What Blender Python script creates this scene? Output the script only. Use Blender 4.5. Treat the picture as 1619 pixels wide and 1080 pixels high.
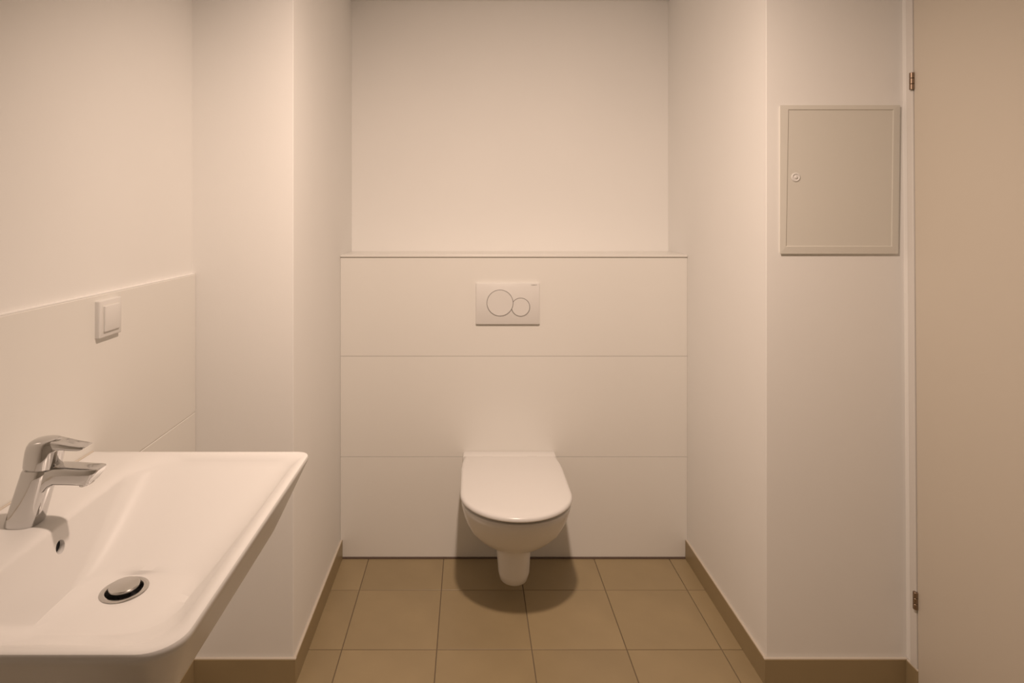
import bpy, bmesh, math
from mathutils import Vector, Matrix

for o in list(bpy.data.objects):
    bpy.data.objects.remove(o, do_unlink=True)
scene = bpy.context.scene
COL = scene.collection
PI = math.pi

# ------------------------------------------------------------------ camera
CAM_Z = 1.3575
cam_d = bpy.data.cameras.new('camera')
cam_d.sensor_width = 36.0
cam_d.sensor_fit = 'HORIZONTAL'
cam_d.lens = 945.0 * 36.0 / 1619.0
cam_d.shift_x = 66.5 / 1619.0
cam_d.shift_y = -200.0 / 1619.0
cam_d.clip_start = 0.02
cam = bpy.data.objects.new('camera', cam_d)
COL.objects.link(cam)
cam.location = (0, 0, CAM_Z)
cam.rotation_euler = (PI / 2, 0, 0)
scene.camera = cam

# ------------------------------------------------------------------ world, exposure
w = bpy.data.worlds.new('world')
scene.world = w
w.use_nodes = True
w.node_tree.nodes['Background'].inputs[0].default_value = (0.9, 0.85, 0.8, 1)
w.node_tree.nodes['Background'].inputs[1].default_value = 0.05
vs = scene.view_settings
vs.view_transform = 'Standard'
vs.look = 'None'
vs.gamma = 1.0
vs.use_curve_mapping = False
vs.exposure = 0.0
LAMP_POS = (0.075, 0.915)
LAMP_WATT = 16.5
LAMP_YAW = 9.0                  # and a little to the right
LAMP_TILT = 30.5                # the head of the spotlight leans towards the toilet niche
LAMP_RGB = (1.0, 0.765, 0.615)

# ------------------------------------------------------------------ room numbers
XL, XR = -0.806, 1.268          # left wall, right wall
NL, NR = -0.5125, 0.86          # sides of the toilet niche
ZP = 1.735                      # front faces of the two piers
ZB = 2.3625                     # tiled front of the cistern box
ZN = 2.593                      # painted wall above the box
BOX_H = 1.2
CEIL = 2.285
YF = -0.45                      # wall behind the camera
LEAN = 0.0068                   # the right wall is a little out of plumb

# ------------------------------------------------------------------ materials
def new_mat(name):
    m = bpy.data.materials.new(name)
    m.use_nodes = True
    nt = m.node_tree
    return m, nt, nt.nodes['Principled BSDF']

def mat(name, rgb, rough=0.5, metal=0.0, bump=0.0, bscale=200.0, var=0.0, vscale=8.0, coat=0.0, spec=0.5, detail=3.0):
    m, nt, b = new_mat(name)
    b.inputs['Roughness'].default_value = rough
    b.inputs['Metallic'].default_value = metal
    b.inputs['Specular IOR Level'].default_value = spec
    b.inputs['Coat Weight'].default_value = coat
    b.inputs['Coat Roughness'].default_value = 0.05
    tc = nt.nodes.new('ShaderNodeTexCoord')
    n = nt.nodes.new('ShaderNodeTexNoise')
    n.inputs['Scale'].default_value = vscale
    n.inputs['Detail'].default_value = detail
    nt.links.new(tc.outputs['Object'], n.inputs['Vector'])
    r = nt.nodes.new('ShaderNodeMapRange')
    r.inputs['From Min'].default_value = 0.3
    r.inputs['From Max'].default_value = 0.7
    r.inputs['To Min'].default_value = 1 - var
    r.inputs['To Max'].default_value = 1 + var
    nt.links.new(n.outputs['Fac'], r.inputs['Value'])
    mx = nt.nodes.new('ShaderNodeMix')
    mx.data_type = 'RGBA'
    mx.blend_type = 'MULTIPLY'
    mx.inputs['Factor'].default_value = 1.0
    mx.inputs['A'].default_value = (*rgb, 1)
    nt.links.new(r.outputs['Result'], mx.inputs['B'])
    nt.links.new(mx.outputs['Result'], b.inputs['Base Color'])
    if bump:
        n2 = nt.nodes.new('ShaderNodeTexNoise')
        n2.inputs['Scale'].default_value = bscale
        n2.inputs['Detail'].default_value = 2.0
        nt.links.new(tc.outputs['Object'], n2.inputs['Vector'])
        bp = nt.nodes.new('ShaderNodeBump')
        bp.inputs['Strength'].default_value = bump
        bp.inputs['Distance'].default_value = 0.001
        nt.links.new(n2.outputs['Fac'], bp.inputs['Height'])
        nt.links.new(bp.outputs['Normal'], b.inputs['Normal'])
    return m

def tile_mat(name, rgb, var_each=0.05):
    """stone-look floor tile: clouded, each tile a touch different"""
    m = mat(name, rgb, rough=0.42, var=0.07, vscale=5.0, bump=0.15, bscale=90.0, detail=6.0)
    nt = m.node_tree
    oi = nt.nodes.new('ShaderNodeObjectInfo')
    r = nt.nodes.new('ShaderNodeMapRange')
    r.inputs['To Min'].default_value = 1 - var_each
    r.inputs['To Max'].default_value = 1 + var_each
    nt.links.new(oi.outputs['Random'], r.inputs['Value'])
    b = nt.nodes['Principled BSDF']
    src = b.inputs['Base Color'].links[0].from_socket
    mx = nt.nodes.new('ShaderNodeMix')
    mx.data_type = 'RGBA'
    mx.blend_type = 'MULTIPLY'
    mx.inputs['Factor'].default_value = 1.0
    nt.links.new(src, mx.inputs['A'])
    nt.links.new(r.outputs['Result'], mx.inputs['B'])
    nt.links.new(mx.outputs['Result'], b.inputs['Base Color'])
    return m

M = {}
M['paint'] = mat('white_wall_paint', (0.86, 0.85, 0.825), rough=0.9, bump=0.12, bscale=350, var=0.008, vscale=3, spec=0.2)
M['ceil'] = mat('white_ceiling_paint', (0.87, 0.86, 0.84), rough=0.95, spec=0.1)
M['walltile'] = mat('white_satin_tile', (0.81, 0.795, 0.755), rough=0.28, var=0.006, vscale=2, spec=0.4)
M['wallgrout'] = mat('wall_grout', (0.78, 0.76, 0.715), rough=0.9)
M['ledge_shade'] = mat('ledge_shade_strip', (0.45, 0.42, 0.37), rough=0.9)
M['floortile'] = tile_mat('beige_stone_tile', (0.34, 0.262, 0.148))
M['skirt'] = mat('skirting_stone_tile', (0.34, 0.262, 0.148), rough=0.42, var=0.06, vscale=5, detail=6)
M['floorgrout'] = mat('brown_floor_grout', (0.19, 0.145, 0.095), rough=0.95, var=0.05, vscale=30)
M['bead'] = mat('pale_sealant', (0.62, 0.56, 0.48), rough=0.5)
M['sealant'] = mat('brown_sealant', (0.16, 0.115, 0.09), rough=0.6)
M['ceramic'] = mat('white_glazed_ceramic', (0.79, 0.775, 0.755), rough=0.27, spec=0.5)
M['seat'] = mat('white_seat_plastic', (0.75, 0.735, 0.715), rough=0.25, spec=0.5)
M['plastic'] = mat('white_plastic', (0.76, 0.745, 0.72), rough=0.35)
M['ring'] = mat('grey_ring', (0.36, 0.34, 0.33), rough=0.3, metal=0.6)
M['panel'] = mat('cream_lacquered_steel', (0.70, 0.68, 0.62), rough=0.4, var=0.006, vscale=3)
M['gap'] = mat('painted_gap_shade', (0.035, 0.028, 0.022), rough=0.9)
M['chrome'] = mat('polished_chrome', (0.62, 0.612, 0.605), rough=0.06, metal=1.0)
M['satin'] = mat('satin_chrome', (0.60, 0.585, 0.565), rough=0.2, metal=1.0)
M['door'] = mat('light_grey_door_lacquer', (0.66, 0.605, 0.52), rough=0.45, var=0.006, vscale=2)
M['frame'] = mat('door_frame_lacquer', (0.74, 0.72, 0.69), rough=0.4)
M['hinge'] = mat('bronze_hinge', (0.30, 0.22, 0.16), rough=0.35, metal=0.9)
M['black'] = mat('black_hole_shade', (0.006, 0.006, 0.006), rough=0.7)
m, nt, b = new_mat('lamp_glow')
b.inputs['Emission Color'].default_value = (*LAMP_RGB, 1)
b.inputs['Emission Strength'].default_value = 8.0
M['glow'] = m

# ------------------------------------------------------------------ helpers
def link(name, me, material=None, parent=None, smooth=False):
    o = bpy.data.objects.new(name, me)
    COL.objects.link(o)
    if material and not me.materials:
        me.materials.append(material)
    if parent:
        o.parent = parent
    if smooth:
        for p in me.polygons:
            p.use_smooth = True
    return o

def struct(o):
    o['kind'] = 'structure'
    return o

def thing(name, label, cat, loc, group=None):
    o = bpy.data.objects.new(name, None)
    COL.objects.link(o)
    o.location = loc
    o.empty_display_size = 0.05
    o['label'] = label
    o['category'] = cat
    if group:
        o['group'] = group
    return o

def bm_mesh(bm, name):
    bmesh.ops.recalc_face_normals(bm, faces=bm.faces)
    me = bpy.data.meshes.new(name)
    bm.to_mesh(me)
    bm.free()
    return me

def box_mesh(name, a, c, bevel=0.0, seg=2):
    bm = bmesh.new()
    vs_ = [bm.verts.new((x, y, z)) for z in (a[2], c[2]) for y in (a[1], c[1]) for x in (a[0], c[0])]
    for f in ((0, 2, 3, 1), (4, 5, 7, 6), (0, 1, 5, 4), (2, 6, 7, 3), (0, 4, 6, 2), (1, 3, 7, 5)):
        bm.faces.new([vs_[i] for i in f])
    if bevel:
        bmesh.ops.bevel(bm, geom=list(bm.edges), offset=bevel, segments=seg, affect='EDGES', profile=0.5)
    return bm_mesh(bm, name)

def box(name, a, c, material, parent=None, bevel=0.0, seg=2, origin=None):
    """box between corners a and c, in world (or origin-relative) coordinates"""
    return link(name, box_mesh(name, a, c, bevel, seg), material, parent)

def loft_mesh(name, loops, cap0=True, cap1=True, closed=True):
    bm = bmesh.new()
    L = [[bm.verts.new(p) for p in lp] for lp in loops]
    n = len(L[0])
    for i in range(len(L) - 1):
        for j in range(n if closed else n - 1):
            k = (j + 1) % n
            bm.faces.new((L[i][j], L[i][k], L[i + 1][k], L[i + 1][j]))
    if cap0:
        bm.faces.new(list(reversed(L[0])))
    if cap1:
        bm.faces.new(L[-1])
    return bm_mesh(bm, name)

def smooth_by_angle(o, deg=35):
    me = o.data
    for p in me.polygons:
        p.use_smooth = True
    bm = bmesh.new()
    bm.from_mesh(me)
    lim = math.radians(deg)
    for e in bm.edges:
        if len(e.link_faces) == 2 and e.calc_face_angle(0) > lim:
            e.smooth = False
    bm.to_mesh(me)
    bm.free()
    return o

def rrect(x0, x1, y0, y1, r, n=8, ns=10):
    """rounded rectangle, counter-clockwise from the middle of no side: r is one radius or (r00, r10, r11, r01)"""
    if not isinstance(r, (tuple, list)):
        r = (r,) * 4
    pts = []
    cs = ((x0, y0, r[0], PI), (x1, y0, r[1], 1.5 * PI), (x1, y1, r[2], 0.0), (x0, y1, r[3], 0.5 * PI))
    sx = (1, -1, -1, 1)
    sy = (1, 1, -1, -1)
    arcs = []
    for i, (x, y, q, a0) in enumerate(cs):
        cx, cy = x + sx[i] * q, y + sy[i] * q
        arcs.append([(cx + q * math.cos(a0 + PI / 2 * k / n), cy + q * math.sin(a0 + PI / 2 * k / n)) for k in range(n + 1)])
    for i in range(4):
        pts += arcs[i]
        a, b_ = arcs[i][-1], arcs[(i + 1) % 4][0]
        pts += [(a[0] + (b_[0] - a[0]) * k / ns, a[1] + (b_[1] - a[1]) * k / ns) for k in range(1, ns)]
    return pts

def ring_mesh(name, r_out, r_in, h0, h1, n=48):
    """flat ring around the local Z axis"""
    def c(r, z):
        return [(r * math.cos(2 * PI * i / n), r * math.sin(2 * PI * i / n), z) for i in range(n)]
    lo = [c(r_in, h0), c(r_out, h0), c(r_out, h1), c(r_in, h1), c(r_in, h0)]
    me = loft_mesh(name, lo, False, False)
    bm = bmesh.new()
    bm.from_mesh(me)
    bmesh.ops.remove_doubles(bm, verts=bm.verts, dist=1e-6)
    bmesh.ops.recalc_face_normals(bm, faces=bm.faces)
    bm.to_mesh(me)
    bm.free()
    return me

def turned_mesh(name, prof, n=40):
    """solid of revolution about local Z from (radius, z) pairs"""
    lo = [[(r * math.cos(2 * PI * i / n), r * math.sin(2 * PI * i / n), z) for i in range(n)] for r, z in prof]
    return loft_mesh(name, lo)

# ------------------------------------------------------------------ the room
# floor: grout bed with tiles let in, 0.3 m grid
floor = struct(box('floor', (XL - 0.1, YF - 0.1, -0.06), (XR + 0.15, ZN + 0.1, -0.0025), M['floorgrout']))
P, J = 0.2966, 0.0028
tile_cache = {}
gx0, gy0 = -0.400, 1.867
for i in range(-2, 6):
    for j in range(-10, 3):
        x0, x1 = gx0 + i * P + J / 2, gx0 + (i + 1) * P - J / 2
        y0, y1 = gy0 + j * P + J / 2, gy0 + (j + 1) * P - J / 2
        x0, x1 = max(x0, XL), min(x1, XR)
        y0, y1 = max(y0, YF), min(y1, ZB - 0.004)
        if x1 - x0 < 0.01 or y1 - y0 < 0.01:
            continue
        if y0 > ZP and (x1 < NL or x0 > NR):
            continue
        key = (round(x1 - x0, 4), round(y1 - y0, 4))
        if key not in tile_cache:
            tile_cache[key] = box_mesh('floor_tile', (0, 0, -0.009), (x1 - x0, y1 - y0, 0.0), 0.0008, 1)
        t = link('floor_tile', tile_cache[key], M['floortile'], floor)
        t.location = (x0, y0, 0)

struct(box('ceiling', (XL - 0.1, YF - 0.1, CEIL), (XR + 0.15, ZN + 0.1, CEIL + 0.1), M['ceil']))
wall_left = struct(box('wall_left', (XL - 0.1, YF, 0), (XL, ZP, CEIL), M['paint']))
struct(box('wall_left_pier', (XL - 0.1, ZP, 0), (NL, ZN + 0.1, CEIL), M['paint'], bevel=0.0015, seg=1))
struct(box('wall_right_pier', (NR, ZP, 0), (XR + 0.15, ZN + 0.1, CEIL), M['paint'], bevel=0.0015, seg=1))
struct(box('wall_back', (NL, ZN, 0), (NR, ZN + 0.1, CEIL), M['paint']))
struct(box('wall_front', (XL - 0.1, YF - 0.1, 0), (XR + 0.15, YF, CEIL), M['paint']))

def lean_x(z):
    return XR - LEAN * (z - 0.07)
def lean_prism(name, d0, d1, y0, y1, z0, z1, material, parent=None, bevel=0.0):
    """slab on the leaning right wall: from d0 to d1 out of the wall face (negative is into the room)"""
    bm = bmesh.new()
    v = [bm.verts.new((lean_x(z) + d, y, z)) for z in (z0, z1) for y in (y0, y1) for d in (d0, d1)]
    for f in ((0, 2, 3, 1), (4, 5, 7, 6), (0, 1, 5, 4), (2, 6, 7, 3), (0, 4, 6, 2), (1, 3, 7, 5)):
        bm.faces.new([v[i] for i in f])
    if bevel:
        bmesh.ops.bevel(bm, geom=list(bm.edges), offset=bevel, segments=2, affect='EDGES', profile=0.5)
    return link(name, bm_mesh(bm, name), material, parent)
wall_right = struct(lean_prism('wall_right', 0, 0.13, YF, ZP, 0, CEIL, M['paint']))

# cistern box: tiled front, painted ledge
boxw = struct(box('wall_cistern', (NL, ZB + 0.0045, 0), (NR, ZN, BOX_H - 0.010), M['wallgrout']))
rows = (0.006, 0.402, 0.800, BOX_H - 0.0115)
for a, c in zip(rows[:-1], rows[1:]):
    box('wall_tile', (NL + 0.0006, ZB, a), (NR - 0.0006, ZB + 0.009, c - 0.0013), M['walltile'], boxw, 0.0005, 1)
box('ledge', (NL + 0.0005, ZB - 0.003, BOX_H - 0.0085), (NR - 0.0005, ZN, BOX_H), M['walltile'], boxw, 0.0012, 2)
box('ledge_shade_strip', (NL + 0.001, ZB + 0.001, BOX_H - 0.0125), (NR - 0.001, ZB + 0.004, BOX_H - 0.0085), M['ledge_shade'], boxw)  # dark strip painting the shadow line under the ledge edge
box('floor_sealant', (NL + 0.002, ZB - 0.004, 0), (NR - 0.002, ZB + 0.004, 0.0045), M['sealant'], boxw)

# splashback tiles on the left wall behind the basin
SPL = XL + 0.010
bed = box('tile_bed', (XL, 0.30, 0.39), (XL + 0.008, ZP - 0.0005, 1.182), M['wallgrout'], wall_left)
for a, c in ((0.388, 0.785), (0.7875, 1.185)):
    box('splashback_tile', (XL + 0.001, 0.295, a), (SPL, ZP - 0.001, c), M['walltile'], wall_left, 0.0008, 1)

box('splashback_lit_edge', (XL, 0.295, 1.1845), (SPL - 0.0012, ZP - 0.001, 1.1895), M['ceil'], wall_left, 0.0018, 2)  # white strip added to stand in for the tiles' lit top edge

# skirting tiles with a pale bead along the top
SH, ST = 0.073, 0.0095
def skirting(name, a, c, nrm):
    """a, c: two floor points along the wall; nrm: direction into the room"""
    x0, x1 = sorted((a[0], c[0])); y0, y1 = sorted((a[1], c[1]))
    lo = [x0, y0]; hi = [x1, y1]
    ax = 0 if nrm[0] else 1
    if nrm[ax] > 0: hi[ax] += ST
    else: lo[ax] -= ST
    o = struct(box(name, (lo[0], lo[1], 0.0), (hi[0], hi[1], SH), M['skirt'], bevel=0.0008, seg=1))
    l2, h2 = list(lo), list(hi)
    if nrm[ax] > 0: h2[ax] -= 0.0015
    else: l2[ax] += 0.0015
    box('sealant_bead', (l2[0], l2[1], SH - 0.001), (h2[0], h2[1], SH + 0.0022), M['bead'], o, 0.0009, 1)
    return o
skirting('baseboard_left', (XL, 0.0), (XL, ZP), (1, 0))
skirting('baseboard_left_pier', (XL + ST, ZP), (NL + ST, ZP), (0, -1))
skirting('baseboard_left_niche', (NL, ZP), (NL, ZB - 0.001), (1, 0))
skirting('baseboard_right_niche', (NR, ZP), (NR, ZB - 0.001), (-1, 0))
skirting('baseboard_right_pier', (NR - ST, ZP), (XR - 0.002, ZP), (0, -1))
skirting('baseboard_right', (XR, 1.682), (XR, ZP - ST), (-1, 0))

# door in the right wall
DY1 = 1.684
door = bpy.data.objects.new('door_1', None)
COL.objects.link(door)
door.location = (0, 0, 0)
struct(door)
lean_prism('door_leaf', -0.006, 0.0, DY1 - 0.86, DY1, 0.006, 2.04, M['door'], door, 0.002)
lean_prism('door_frame', -0.008, 0.0, DY1 + 0.0025, DY1 + 0.028, 0.0735, 2.07, M['frame'], door, 0.003)
lean_prism('door_frame', -0.008, 0.0, DY1 - 0.905, DY1 - 0.8625, 0.0, 2.07, M['frame'], door, 0.003)
lean_prism('door_frame', -0.008, 0.0, DY1 - 0.8625, DY1 + 0.0025, 2.043, 2.07, M['frame'], door, 0.003)
for zc in (1.735, 0.270):
    h = bpy.data.objects.new('hinge', None)
    COL.objects.link(h)
    h.parent = door
    h.location = (lean_x(zc) - 0.010, DY1 + 0.002, zc)
    for k in range(3):
        z0 = -0.024 + k * 0.0162
        kn = link('hinge_knuckle', turned_mesh('hinge_knuckle', ((0.0058, z0), (0.0066, z0 + 0.0008), (0.0066, z0 + 0.0148), (0.0058, z0 + 0.0156)), 16), M['hinge'], h)
        smooth_by_angle(kn)

# ------------------------------------------------------------------ ceiling spotlight (the only light in the room)
lamp = thing('ceiling_spotlight', 'small white swivel spotlight on the ceiling in front of the toilet', 'lamp', (LAMP_POS[0], LAMP_POS[1], CEIL))
smooth_by_angle(link('canopy', turned_mesh('canopy', ((0.050, 0.0), (0.050, -0.012), (0.046, -0.016), (0.010, -0.017))), M['plastic'], lamp))
smooth_by_angle(link('stem', turned_mesh('stem', ((0.006, -0.016), (0.006, -0.060)), 16), M['plastic'], lamp))
head = link('head', turned_mesh('head', ((0.030, 0.040), (0.036, 0.036), (0.046, -0.028), (0.0470, -0.032), (0.0445, -0.032), (0.0440, -0.026))), M['plastic'], lamp)
smooth_by_angle(head)
head.location = (0, 0, -0.062)
head.rotation_euler = (math.radians(LAMP_TILT), 0, math.radians(-LAMP_YAW))
link('lens', turned_mesh('lens', ((0.0435, -0.0255), (0.0435, -0.030))), M['glow'], head)
ld = bpy.data.lights.new('lamp_light', 'AREA')
ld.shape = 'DISK'
ld.size = 0.082
ld.spread = math.radians(140)
ld.energy = LAMP_WATT
ld.color = LAMP_RGB
lo = bpy.data.objects.new('lamp_light', ld)
COL.objects.link(lo)
lo.parent = head
lo.location = (0, 0, -0.0335)

# ------------------------------------------------------------------ wall-hung toilet
TX = 0.154
toilet = thing('wall_hung_toilet', 'white wall-hung toilet with closed lid on the tiled cistern box', 'toilet', (TX, ZB, 0))
def u_loop(hw, hwb, front, zc, ystr, y_back=0.0, n=28, m=8, p=2.0, ws=0.10):
    """U-shaped section seen from above, y measured from the wall (negative is into the room): half-width hw, hwb at the wall"""
    pts = []
    for k in range(m):                         # left side from the wall forward
        y = y_back + (ystr - y_back) * k / m
        t = min(1.0, (y_back - y) / ws) if ws else 1.0
        t = t * t * (3 - 2 * t)
        pts.append((-(hwb + (hw - hwb) * t), y, zc))
    for k in range(n + 1):
        a = PI * k / n
        c_, s_ = math.cos(a), math.sin(a)
        x = -hw * math.copysign(abs(c_) ** (2 / p), c_)
        y = ystr - (ystr - front) * abs(s_) ** (2 / p)
        pts.append((x, y, zc))
    for k in range(m - 1, -1, -1):
        y = y_back + (ystr - y_back) * k / m
        t = min(1.0, (y_back - y) / ws) if ws else 1.0
        t = t * t * (3 - 2 * t)
        pts.append(((hwb + (hw - hwb) * t), y, zc))
    return pts
def fy(Z): return Z - ZB
bowl_sec = [  # z, half width, half width at wall, front depth, where the front curve starts
    (0.067, 0.022, 0.022, 2.105, 2.13),
    (0.069, 0.036, 0.036, 2.080, 2.12),
    (0.080, 0.048, 0.048, 2.058, 2.11),
    (0.110, 0.0545, 0.0545, 2.046, 2.10),
    (0.180, 0.058, 0.058, 2.040, 2.10),
    (0.212, 0.061, 0.061, 2.032, 2.10),
    (0.222, 0.070, 0.066, 2.012, 2.10),
    (0.232, 0.088, 0.078, 1.985, 2.09),
    (0.248, 0.109, 0.095, 1.957, 2.07),
    (0.270, 0.131, 0.114, 1.929, 2.05),
    (0.296, 0.149, 0.133, 1.904, 2.03),
    (0.325, 0.163, 0.150, 1.882, 2.02),
    (0.355, 0.173, 0.165, 1.858, 2.01),
    (0.382, 0.1795, 0.175, 1.844, 2.005),
    (0.398, 0.182, 0.178, 1.837, 2.0),
    (0.4030, 0.180, 0.176, 1.839, 2.0),
    (0.4050, 0.174, 0.172, 1.846, 2.0),
]
loops = [u_loop(hw, hb, fy(f), z, fy(s)) for z, hw, hb, f, s in bowl_sec]
bowl = smooth_by_angle(link('bowl', loft_mesh('bowl', loops), M['ceramic'], toilet), 50)
# raised ceramic shelf at the wall, behind the lid
deck = box('rear_deck', (-0.181, -0.064, 0.400), (0.181, 0.0, 0.4245), M['ceramic'], toilet, 0.006, 3)
smooth_by_angle(deck)
seat_l = [u_loop(hw, 0.160, fy(f), z, fy(2.0), fy(2.298), ws=0.09) for z, hw, f in
          ((0.4052, 0.172, 1.848), (0.4065, 0.1745, 1.845), (0.4118, 0.1745, 1.845), (0.4130, 0.172, 1.848))]
smooth_by_angle(link('seat', loft_mesh('seat', seat_l), M['seat'], toilet), 40)
lid_l = []
for z, d in ((0.4165, 0.006), (0.4168, 0.0025), (0.4185, 0.0006), (0.4215, 0.0), (0.4260, 0.0006), (0.4295, 0.0028), (0.4318, 0.0068), (0.4328, 0.0125), (0.4338, 0.05), (0.4343, 0.10)):
    lid_l.append(u_loop(0.1865 - d, max(0.1785 - d, 0.02), fy(1.8235 + d), z, fy(2.0 + 0.2 * d), fy(2.2985 - min(d, 0.05)), ws=0.105))
lid = smooth_by_angle(link('lid', loft_mesh('lid', lid_l), M['seat'], toilet), 40)
for sx in (-1, 1):
    hg = link('lid_hinge', turned_mesh('lid_hinge', ((0.006, -0.02), (0.008, -0.018), (0.008, 0.018), (0.006, 0.02)), 20), M['seat'], toilet)
    hg.rotation_euler = (0, PI / 2, 0)
    hg.location = (sx * 0.085, fy(2.2975), 0.4215)
    smooth_by_angle(hg)

# ------------------------------------------------------------------ flush plate
def on_box(px, py):
    return ((px - 743) / 400.0, CAM_Z - (py - 340) / 400.0)
fx, fz = on_box(802.5, 479.5)
plate = thing('flush_plate', 'white rectangular flush plate with two round buttons above the toilet', 'flush plate', (fx, ZB, fz))
def face_y(mesh_pts):  # (u, v, h): u right, v up, h out of the wall towards the room
    return [(u, -h, v) for u, v, h in mesh_pts]
def plate_loft(name, hw, hh, r, prof, material, parent, off=(0, 0), n=5, ns=2):
    lo_ = []
    for inset, h in prof:
        rr = rrect(off[0] - hw + inset, off[0] + hw - inset, off[1] - hh + inset, off[1] + hh - inset, max(r - inset, 0.0004), n, ns)
        lo_.append(face_y([(u, v, h) for u, v in rr]))
    return smooth_by_angle(link(name, loft_mesh(name, lo_), material, parent), 40)
plate_loft('plate', 0.1255, 0.0815, 0.004, ((0.0012, 0), (0.0, 0.001), (0.0, 0.0095), (0.0006, 0.0108), (0.002, 0.0115)), M['plastic'], plate)
bc, br = on_box(790.3, 478.5), 20.6 / 400
sc_, sr = on_box(822.8, 485.0), 14.4 / 400
big = (bc[0] - fx, bc[1] - fz)
sml = (sc_[0] - fx, sc_[1] - fz)
def arc_band(name, c, r, wdt, h0, h1, keep, n=96):
    """raised circular band around c, only where keep(u, v)"""
    bm = bmesh.new()
    run, prev = [], None
    def sect(a):
        cu, cv = math.cos(a), math.sin(a)
        return [bm.verts.new((c[0] + q * cu, -h, c[1] + q * cv)) for q, h in ((r - wdt / 2, h0), (r + wdt / 2, h0), (r + wdt / 2, h1), (r - wdt / 2, h1))]
    for i in range(n):
        a0, a1 = 2 * PI * i / n, 2 * PI * (i + 1) / n
        am = (a0 + a1) / 2
        if not keep(c[0] + r * math.cos(am), c[1] + r * math.sin(am)):
            continue
        A, B = sect(a0), sect(a1)
        for k in range(4):
            bm.faces.new((A[k], A[(k + 1) % 4], B[(k + 1) % 4], B[k]))
    bmesh.ops.remove_doubles(bm, verts=bm.verts, dist=1e-6)
    return bm_mesh(bm, name)
def disc_clip(name, c, r, h0, h1, keepfun, n=72):
    pts = []
    for i in range(n):
        a = 2 * PI * i / n
        pts.append(keepfun(c[0] + r * math.cos(a), c[1] + r * math.sin(a)))
    lo_ = [face_y([(u, v, h0) for u, v in pts]), face_y([(u, v, h1) for u, v in pts]),
           face_y([(c[0] + (u - c[0]) * 0.985, c[1] + (v - c[1]) * 0.985, h1 + 0.0004) for u, v in pts])]
    return loft_mesh(name, lo_)
bb = link('flush_button', disc_clip('flush_button', big, br - 0.0013, 0.011, 0.0121, lambda u, v: (u, v)), M['plastic'], plate)
def outside_big(u, v):
    d = math.hypot(u - big[0], v - big[1])
    lim = br + 0.0013
    if d < lim:
        return (big[0] + (u - big[0]) * lim / d, big[1] + (v - big[1]) * lim / d)
    return (u, v)
bs = link('flush_button', disc_clip('flush_button', sml, sr - 0.0013, 0.011, 0.0121, outside_big), M['plastic'], plate)
link('button_ring', arc_band('button_ring', big, br, 0.0019, 0.011, 0.0123, lambda u, v: True), M['ring'], bb)
link('button_ring', arc_band('button_ring', sml, sr, 0.0019, 0.011, 0.0123, lambda u, v: math.hypot(u - big[0], v - big[1]) > br), M['ring'], bs)
fc = bpy.data.curves.new('plate_lettering', 'FONT')
fc.body = 'GEBERIT'
fc.size = 0.0062
fc.align_x = 'CENTER'
fc.extrude = 0.0001
tmp = bpy.data.objects.new('tmp_text', fc)
COL.objects.link(tmp)
bpy.context.view_layer.update()
tme = bpy.data.meshes.new_from_object(tmp.evaluated_get(bpy.context.evaluated_depsgraph_get()))
bpy.data.objects.remove(tmp, do_unlink=True)
txt = link('lettering', tme, M['ring'], plate)
txt.rotation_euler = (PI / 2, 0, 0)
tu, tv = on_box(844.0, 451.0)
txt.location = (tu - fx, -0.01165, tv - fz)

# ------------------------------------------------------------------ access panel on the right pier
def on_pier(px, py):
    return ((px - 743) * ZP / 945.0, CAM_Z - (py - 340) * ZP / 945.0)
ax, az = on_pier(1325.0, 284.0)
panel = thing('access_panel', 'cream metal service hatch with round lock on the wall beside the door', 'access panel', (ax, ZP, az))
def rel(px, py):
    u, v = on_pier(px, py)
    return (u - ax, v - az)
o00, o10, o11, o01 = rel(1232.5, 400.0), rel(1416.5, 400.0), rel(1419.5, 168.0), rel(1232.8, 168.0)
i00, i10, i11, i01 = rel(1241.0, 389.0), rel(1406.8, 389.0), rel(1409.5, 174.2), rel(1244.8, 174.2)
def quad_loop(q, h, grow=0.0, gv=None):
    gv = grow if gv is None else gv
    c = (sum(p[0] for p in q) / 4, sum(p[1] for p in q) / 4)
    out = []
    for p in q:
        out.append((p[0] + math.copysign(grow, p[0] - c[0]), -h, p[1] + math.copysign(gv, p[1] - c[1])))
    return out
OQ, IQ = (o00, o10, o11, o01), (i00, i10, i11, i01)
fm = loft_mesh('frame', [quad_loop(IQ, 0.0), quad_loop(OQ, 0.0), quad_loop(OQ, 0.0045), quad_loop(OQ, 0.0065, -0.002),
                         quad_loop(IQ, 0.0078, 0.0012), quad_loop(IQ, 0.0070), quad_loop(IQ, 0.0)], False, False)
bm = bmesh.new(); bm.from_mesh(fm)
bmesh.ops.remove_doubles(bm, verts=bm.verts, dist=1e-6)
bmesh.ops.recalc_face_normals(bm, faces=bm.faces)
bm.to_mesh(fm); bm.free()
link('frame', fm, M['panel'], panel)
link('gap_shade', loft_mesh('gap_shade', [quad_loop(IQ, 0.0002, 0.001), quad_loop(IQ, 0.0008, 0.001)]), M['gap'], panel)  # near-black sheet, painted shade for the gaps round the hatch door
pd = link('hatch_door', loft_mesh('hatch_door', [quad_loop(IQ, 0.001, -0.0024, -0.0042), quad_loop(IQ, 0.0048, -0.0024, -0.0042), quad_loop(IQ, 0.0055, -0.0032, -0.0050)]), M['panel'], panel)
lk = link('lock', turned_mesh('lock', ((0.0130, 0.0), (0.0130, 0.0012), (0.0115, 0.0022), (0.0095, 0.0022), (0.0085, 0.0006), (0.0045, 0.0006), (0.0040, 0.0028), (0.0030, 0.0034)), 28), M['plastic'], pd)
lk.rotation_euler = (PI / 2, 0, 0)
u, v = rel(1256.5, 280.5)
lk.location = (u, -0.0055, v)
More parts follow.
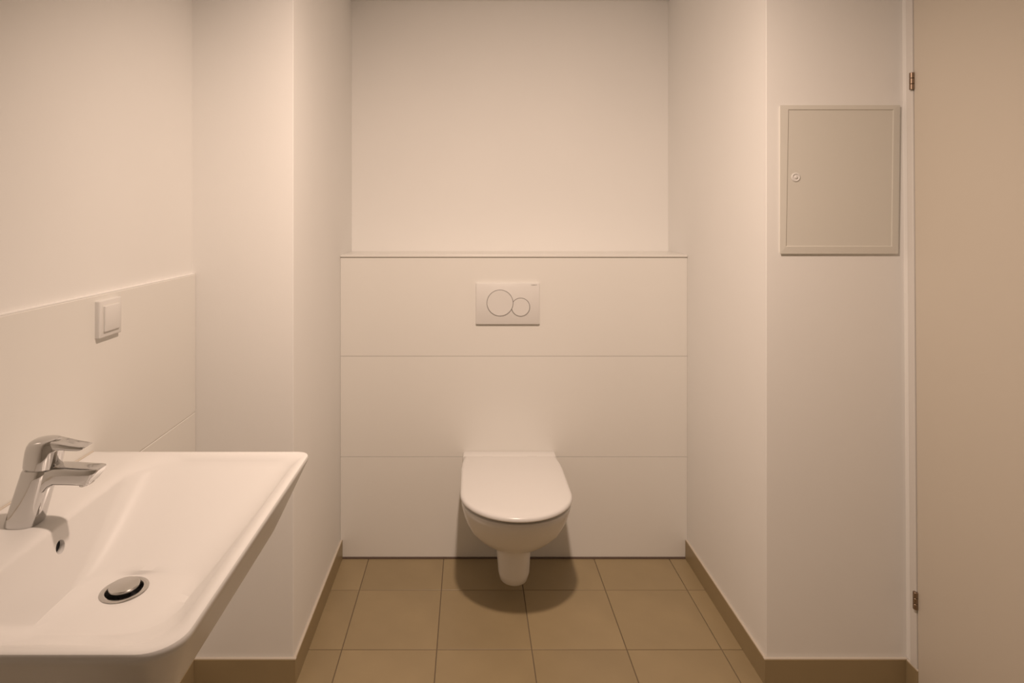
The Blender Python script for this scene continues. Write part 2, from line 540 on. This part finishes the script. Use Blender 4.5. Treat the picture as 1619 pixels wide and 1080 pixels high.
smooth_by_angle(lk)

# ------------------------------------------------------------------ light switch on the splashback
SY, SZ = 1.309, 1.134
sw = thing('light_switch', 'square white rocker light switch on the splashback tile above the tap', 'light switch', (SPL, SY, SZ))
def wall_left_loft(name, hw, hh, r, prof, material, parent):
    lo_ = []
    for inset, h in prof:
        rr = rrect(-hw + inset, hw - inset, -hh + inset, hh - inset, max(r - inset, 0.0004), 5, 2)
        lo_.append([(h, u_, v_) for u_, v_ in rr])
    return smooth_by_angle(link(name, loft_mesh(name, lo_), material, parent), 40)
wall_left_loft('frame', 0.0405, 0.0405, 0.003, ((0.0, 0.0), (0.0, 0.0075), (0.0008, 0.0092), (0.0025, 0.0100)), M['plastic'], sw)
wall_left_loft('rocker_surround', 0.0300, 0.0300, 0.002, ((0.0, 0.0095), (0.0, 0.0103)), M['wallgrout'], sw)
rk = wall_left_loft('rocker', 0.0280, 0.0280, 0.002, ((0.0, 0.0095), (0.0, 0.0125), (0.0006, 0.0140), (0.002, 0.0146)), M['plastic'], sw)

# ------------------------------------------------------------------ wash basin
BX0, BX1 = SPL, -0.336           # wall side, room side
BY0, BY1 = 0.678, 1.262          # near side, far side
RIM = 0.859
basin = thing('wash_basin', 'wide white ceramic wash basin mounted on the left wall', 'wash basin', (SPL, (BY0 + BY1) / 2, 0))
bo = Vector(basin.location)
NC, NS = 10, 14
def ol(x0, x1, y0, y1, r, z):
    return [(px - bo.x, py - bo.y, z) for px, py in rrect(x0, x1, y0, y1, r, NC, NS)]
R_OUT = (0.002, 0.045, 0.024, 0.002)
def outer(d, z, dside=None, dfar=None):
    ds = d if dside is None else dside
    df = ds if dfar is None else dfar
    r = (0.002, max(R_OUT[1] - d * 0.4, 0.012), max(R_OUT[2] - d * 0.3, 0.012), 0.002)
    return ol(BX0, BX1 - d, BY0 + ds, BY1 - df, r, z)
BZ = 0.730                       # underside
DR = Vector((-0.569, 0.984))     # drain centre
FLZ = 0.746
DRZ = 0.7405
loops = []
# inside wall of the drain, from below upwards: the mesh is a closed skin
def circ(r, z):
    # same number of points and the same starting corner as the rounded rectangles
    ref = rrect(-1, 1, -1, 1, 0.5, NC, NS)
    return [(DR.x + r * math.cos(math.atan2(py, px)) - bo.x, DR.y + r * math.sin(math.atan2(py, px)) - bo.y, z) for px, py in ref]
def mix(A, B, t, z):
    return [(a[0] + (b_[0] - a[0]) * t, a[1] + (b_[1] - a[1]) * t, z) for a, b_ in zip(A, B)]
under = outer(0.050, BZ, 0.078)
loops.append(circ(0.0295, BZ))
loops.append(circ(0.06, BZ))
loops.append(mix(circ(0.06, BZ), under, 0.6, BZ))
loops.append(outer(0.064, BZ, 0.094))
loops.append(outer(0.056, BZ + 0.0008, 0.086))
loops.append(outer(0.0515, BZ + 0.0035, 0.0805))
loops.append(outer(0.0485, BZ + 0.009, 0.0755))
for k in range(1, 8):
    t = k / 8
    loops.append(outer(0.0485 + (0.0035 - 0.0485) * t, BZ + 0.009 + (0.842 - BZ - 0.009) * t, 0.0755 + (0.0045 - 0.0755) * t))
loops.append(outer(0.0035, 0.842, 0.0045))
loops.append(outer(0.0012, 0.8465, 0.0018))
loops.append(outer(0.0, 0.851, 0.0))
loops.append(outer(0.0, RIM - 0.0035))
loops.append(outer(0.0010, RIM - 0.0012))
loops.append(outer(0.0030, RIM - 0.0002))
def inner(dw, df, z, rr):
    return ol(BX0 + dw, BX1 - df, BY0 + df * 1.15, BY1 - df * 1.1, rr, z)
def lerp4(A, B, t):
    return tuple(p + (q - p) * t for p, q in zip(A, B))
NR_ = 12
for k in range(NR_ + 1):
    t = k / NR_
    SLOPE = inner(0.095 + 0.0335 * (1 - (1 - t) ** 1.8), 0.006 + 0.0205 * t, RIM - 0.011 * t * t, lerp4((0.045, 0.042, 0.022, 0.03), (0.06, 0.05, 0.036, 0.09), t))
    loops.append(SLOPE)
Z0 = RIM - 0.011
FLOOR = ol(-0.650, -0.450, 0.872, 1.028, (0.025, 0.07, 0.07, 0.06), FLZ)
NSL = 18
for k in range(1, NSL + 1):
    t = k / NSL
    e = 1 - (1 - t) ** 1.15       # steep below the rim, soft landing on the floor of the bowl
    loops.append(mix(SLOPE, FLOOR, t, Z0 + (FLZ - Z0) * e))
for t in (0.25, 0.5, 0.75, 0.92):
    loops.append(mix(FLOOR, circ(0.040, DRZ), t, FLZ + (DRZ - FLZ) * t))
loops.append(circ(0.0380, DRZ))
loops.append(circ(0.0300, DRZ - 0.001))
loops.append(circ(0.0295, DRZ - 0.003))
loops.append(circ(0.0295, BZ))
bme = loft_mesh('bowl', loops, False, False)
bm = bmesh.new(); bm.from_mesh(bme)
bmesh.ops.remove_doubles(bm, verts=bm.verts, dist=1e-6)
bmesh.ops.recalc_face_normals(bm, faces=bm.faces)
bm.to_mesh(bme); bm.free()
bb_ = link('bowl', bme, M['ceramic'], basin)
# overflow opening bored into the wall-side slope
cutter = link('cutter', turned_mesh('cutter', ((0.0105, -0.055), (0.0105, 0.02)), 24))
cutter.rotation_euler = (0, PI / 2, 0)
cutter.location = (-0.664, 0.968, 0.820)
md = bb_.modifiers.new('overflow', 'BOOLEAN')
md.operation = 'DIFFERENCE'
md.solver = 'EXACT'
md.object = cutter
bpy.context.view_layer.update()
cut = bpy.data.meshes.new_from_object(bb_.evaluated_get(bpy.context.evaluated_depsgraph_get()))
bb_.modifiers.clear()
bb_.data = cut
bpy.data.objects.remove(cutter, do_unlink=True)
cut.materials.clear()
cut.materials.append(M['ceramic'])
smooth_by_angle(bb_, 32)
ov = link('overflow_shade_disc', turned_mesh('overflow_shade_disc', ((0.0103, -0.0535), (0.0103, -0.0525)), 24), M['black'], basin)  # black disc just inside the bore, standing in for its shaded depth
ov.rotation_euler = (0, PI / 2, 0)
ov.location = (-0.664 + 0.0455 - bo.x, 0.968 - bo.y, 0.820)
# pop-up waste
dr = bpy.data.objects.new('drain', None)
COL.objects.link(dr)
dr.parent = basin
dr.location = (DR.x - bo.x, DR.y - bo.y, DRZ)
fl = link('flange', turned_mesh('flange', ((0.0275, -0.02), (0.0275, -0.001), (0.0285, 0.0012), (0.0310, 0.0018), (0.0345, 0.0012), (0.0365, 0.0002)), 48), M['satin'], dr)
me = fl.data
bm = bmesh.new(); bm.from_mesh(me)
for f in [f for f in bm.faces if len(f.verts) > 4]:
    bm.faces.remove(f)
bm.to_mesh(me); bm.free()
smooth_by_angle(fl)
link('drain_throat', turned_mesh('drain_throat', ((0.0290, -0.060), (0.0290, -0.0195)), 32), M['black'], dr)  # capped black cylinder, the darkness down the drain put into its colour
pl = link('plug', turned_mesh('plug', ((0.010, -0.0195), (0.010, 0.004), (0.0215, 0.0045), (0.0230, 0.0055), (0.0230, 0.0078), (0.0218, 0.0090), (0.012, 0.0096), (0.002, 0.0098)), 48), M['satin'], dr)
smooth_by_angle(pl)
# silicone joint between basin and tiles
box('sealant_joint', (0.0, BY0 - bo.y + 0.002, RIM - 0.002), (0.004, BY1 - bo.y - 0.002, RIM + 0.0025), M['bead'], basin, 0.001, 1)

# ------------------------------------------------------------------ tap
tap = thing('basin_tap', 'chrome single-lever mixer tap on the rear ledge of the wash basin', 'tap', (-0.7225, 0.970, RIM))
def sup(cx, cz, hx, hy, p=2.6, n=32, tilt=0.0):
    """superellipse section across a leaning upright; tilt raises the room side"""
    out = []
    for i in range(n):
        a = 2 * PI * i / n
        c_, s_ = math.cos(a), math.sin(a)
        x = hx * math.copysign(abs(c_) ** (2 / p), c_)
        y = hy * math.copysign(abs(s_) ** (2 / p), s_)
        out.append((cx + x, y, cz + x * tilt))
    return out
body_l = [sup(0.000, 0.000, 0.0265, 0.0235), sup(0.0006, 0.002, 0.0270, 0.0240)]
for k in range(1, 9):
    z = 0.002 + 0.084 * k / 8
    body_l.append(sup(0.30 * z, z, 0.0270 - 0.00025 * k, 0.0240 - 0.0002 * k, tilt=-0.02 * k / 8))
body_l.append(sup(0.0268, 0.0893, 0.0235, 0.0210, tilt=-0.02))
smooth_by_angle(link('body', loft_mesh('body', body_l), M['chrome'], tap), 40)
# spout: sections across x, rounded rectangles in y-z
def spout_sec(x, zt, zb, hy, r, shear=0.0):
    pts = rrect(-hy, hy, zb, zt, r, 4, 3)
    zm = (zt + zb) / 2
    return [(x + (pz - zm) * shear, py, pz) for py, pz in pts]
sp = [spout_sec(0.012, 0.086, 0.030, 0.0170, 0.008),
      spout_sec(0.036, 0.0895, 0.0500, 0.0180, 0.008),
      spout_sec(0.046, 0.0925, 0.0615, 0.0182, 0.008),
      spout_sec(0.056, 0.0940, 0.0655, 0.0182, 0.008),
      spout_sec(0.076, 0.0935, 0.0650, 0.0180, 0.008),
      spout_sec(0.099, 0.0920, 0.0640, 0.0176, 0.0078),
      spout_sec(0.1125, 0.0912, 0.0635, 0.0172, 0.0076, 0.5),
      spout_sec(0.1170, 0.0902, 0.0650, 0.0164, 0.0072, 0.62),
      spout_sec(0.1190, 0.0882, 0.0670, 0.0148, 0.0066, 0.66)]
spout = smooth_by_angle(link('spout', loft_mesh('spout', sp), M['chrome'], tap), 45)
aer = link('aerator', turned_mesh('aerator', ((0.0098, -0.006), (0.0112, -0.0045), (0.0112, 0.004)), 28), M['satin'], spout)
aer.location = (0.1000, 0, 0.0672)
aer.rotation_euler = (0, -0.28, 0)
smooth_by_angle(aer)
# lever: collar, cap and blade
cap_l = [sup(0.0285, 0.0885, 0.0205, 0.0190, tilt=-0.05), sup(0.0288, 0.0915, 0.0205, 0.0190, tilt=-0.05)]
smooth_by_angle(link('collar', loft_mesh('collar', cap_l), M['satin'], tap), 40)
hl = [sup(0.0290, 0.0915, 0.0245, 0.0225, 2.4, tilt=-0.05), sup(0.0292, 0.0930, 0.0262, 0.0240, 2.4, tilt=-0.05),
      sup(0.0310, 0.1050, 0.0268, 0.0242, 2.4, tilt=-0.05), sup(0.0330, 0.1180, 0.0268, 0.0238, 2.4, tilt=-0.03),
      sup(0.0345, 0.1270, 0.0262, 0.0226, 2.3, tilt=-0.01), sup(0.0358, 0.1325, 0.0240, 0.0200, 2.2),
      sup(0.0370, 0.1358, 0.0190, 0.0158, 2.1), sup(0.0380, 0.1372, 0.0110, 0.0090, 2.0), sup(0.0384, 0.1375, 0.0030, 0.0025, 2.0)]
lev = smooth_by_angle(link('lever', loft_mesh('lever', hl), M['chrome'], tap), 40)
bl = [spout_sec(0.034, 0.1360, 0.1220, 0.0150, 0.005), spout_sec(0.052, 0.1350, 0.1215, 0.0160, 0.005),
      spout_sec(0.066, 0.1318, 0.1215, 0.0155, 0.0042), spout_sec(0.080, 0.1288, 0.1200, 0.0145, 0.0038),
      spout_sec(0.094, 0.1262, 0.1195, 0.0135, 0.003, 0.8), spout_sec(0.1000, 0.1250, 0.1205, 0.0125, 0.002, 1.2), spout_sec(0.1020, 0.1244, 0.1220, 0.0110, 0.001, 1.2)]
smooth_by_angle(link('handle', loft_mesh('handle', bl), M['chrome'], lev), 40)
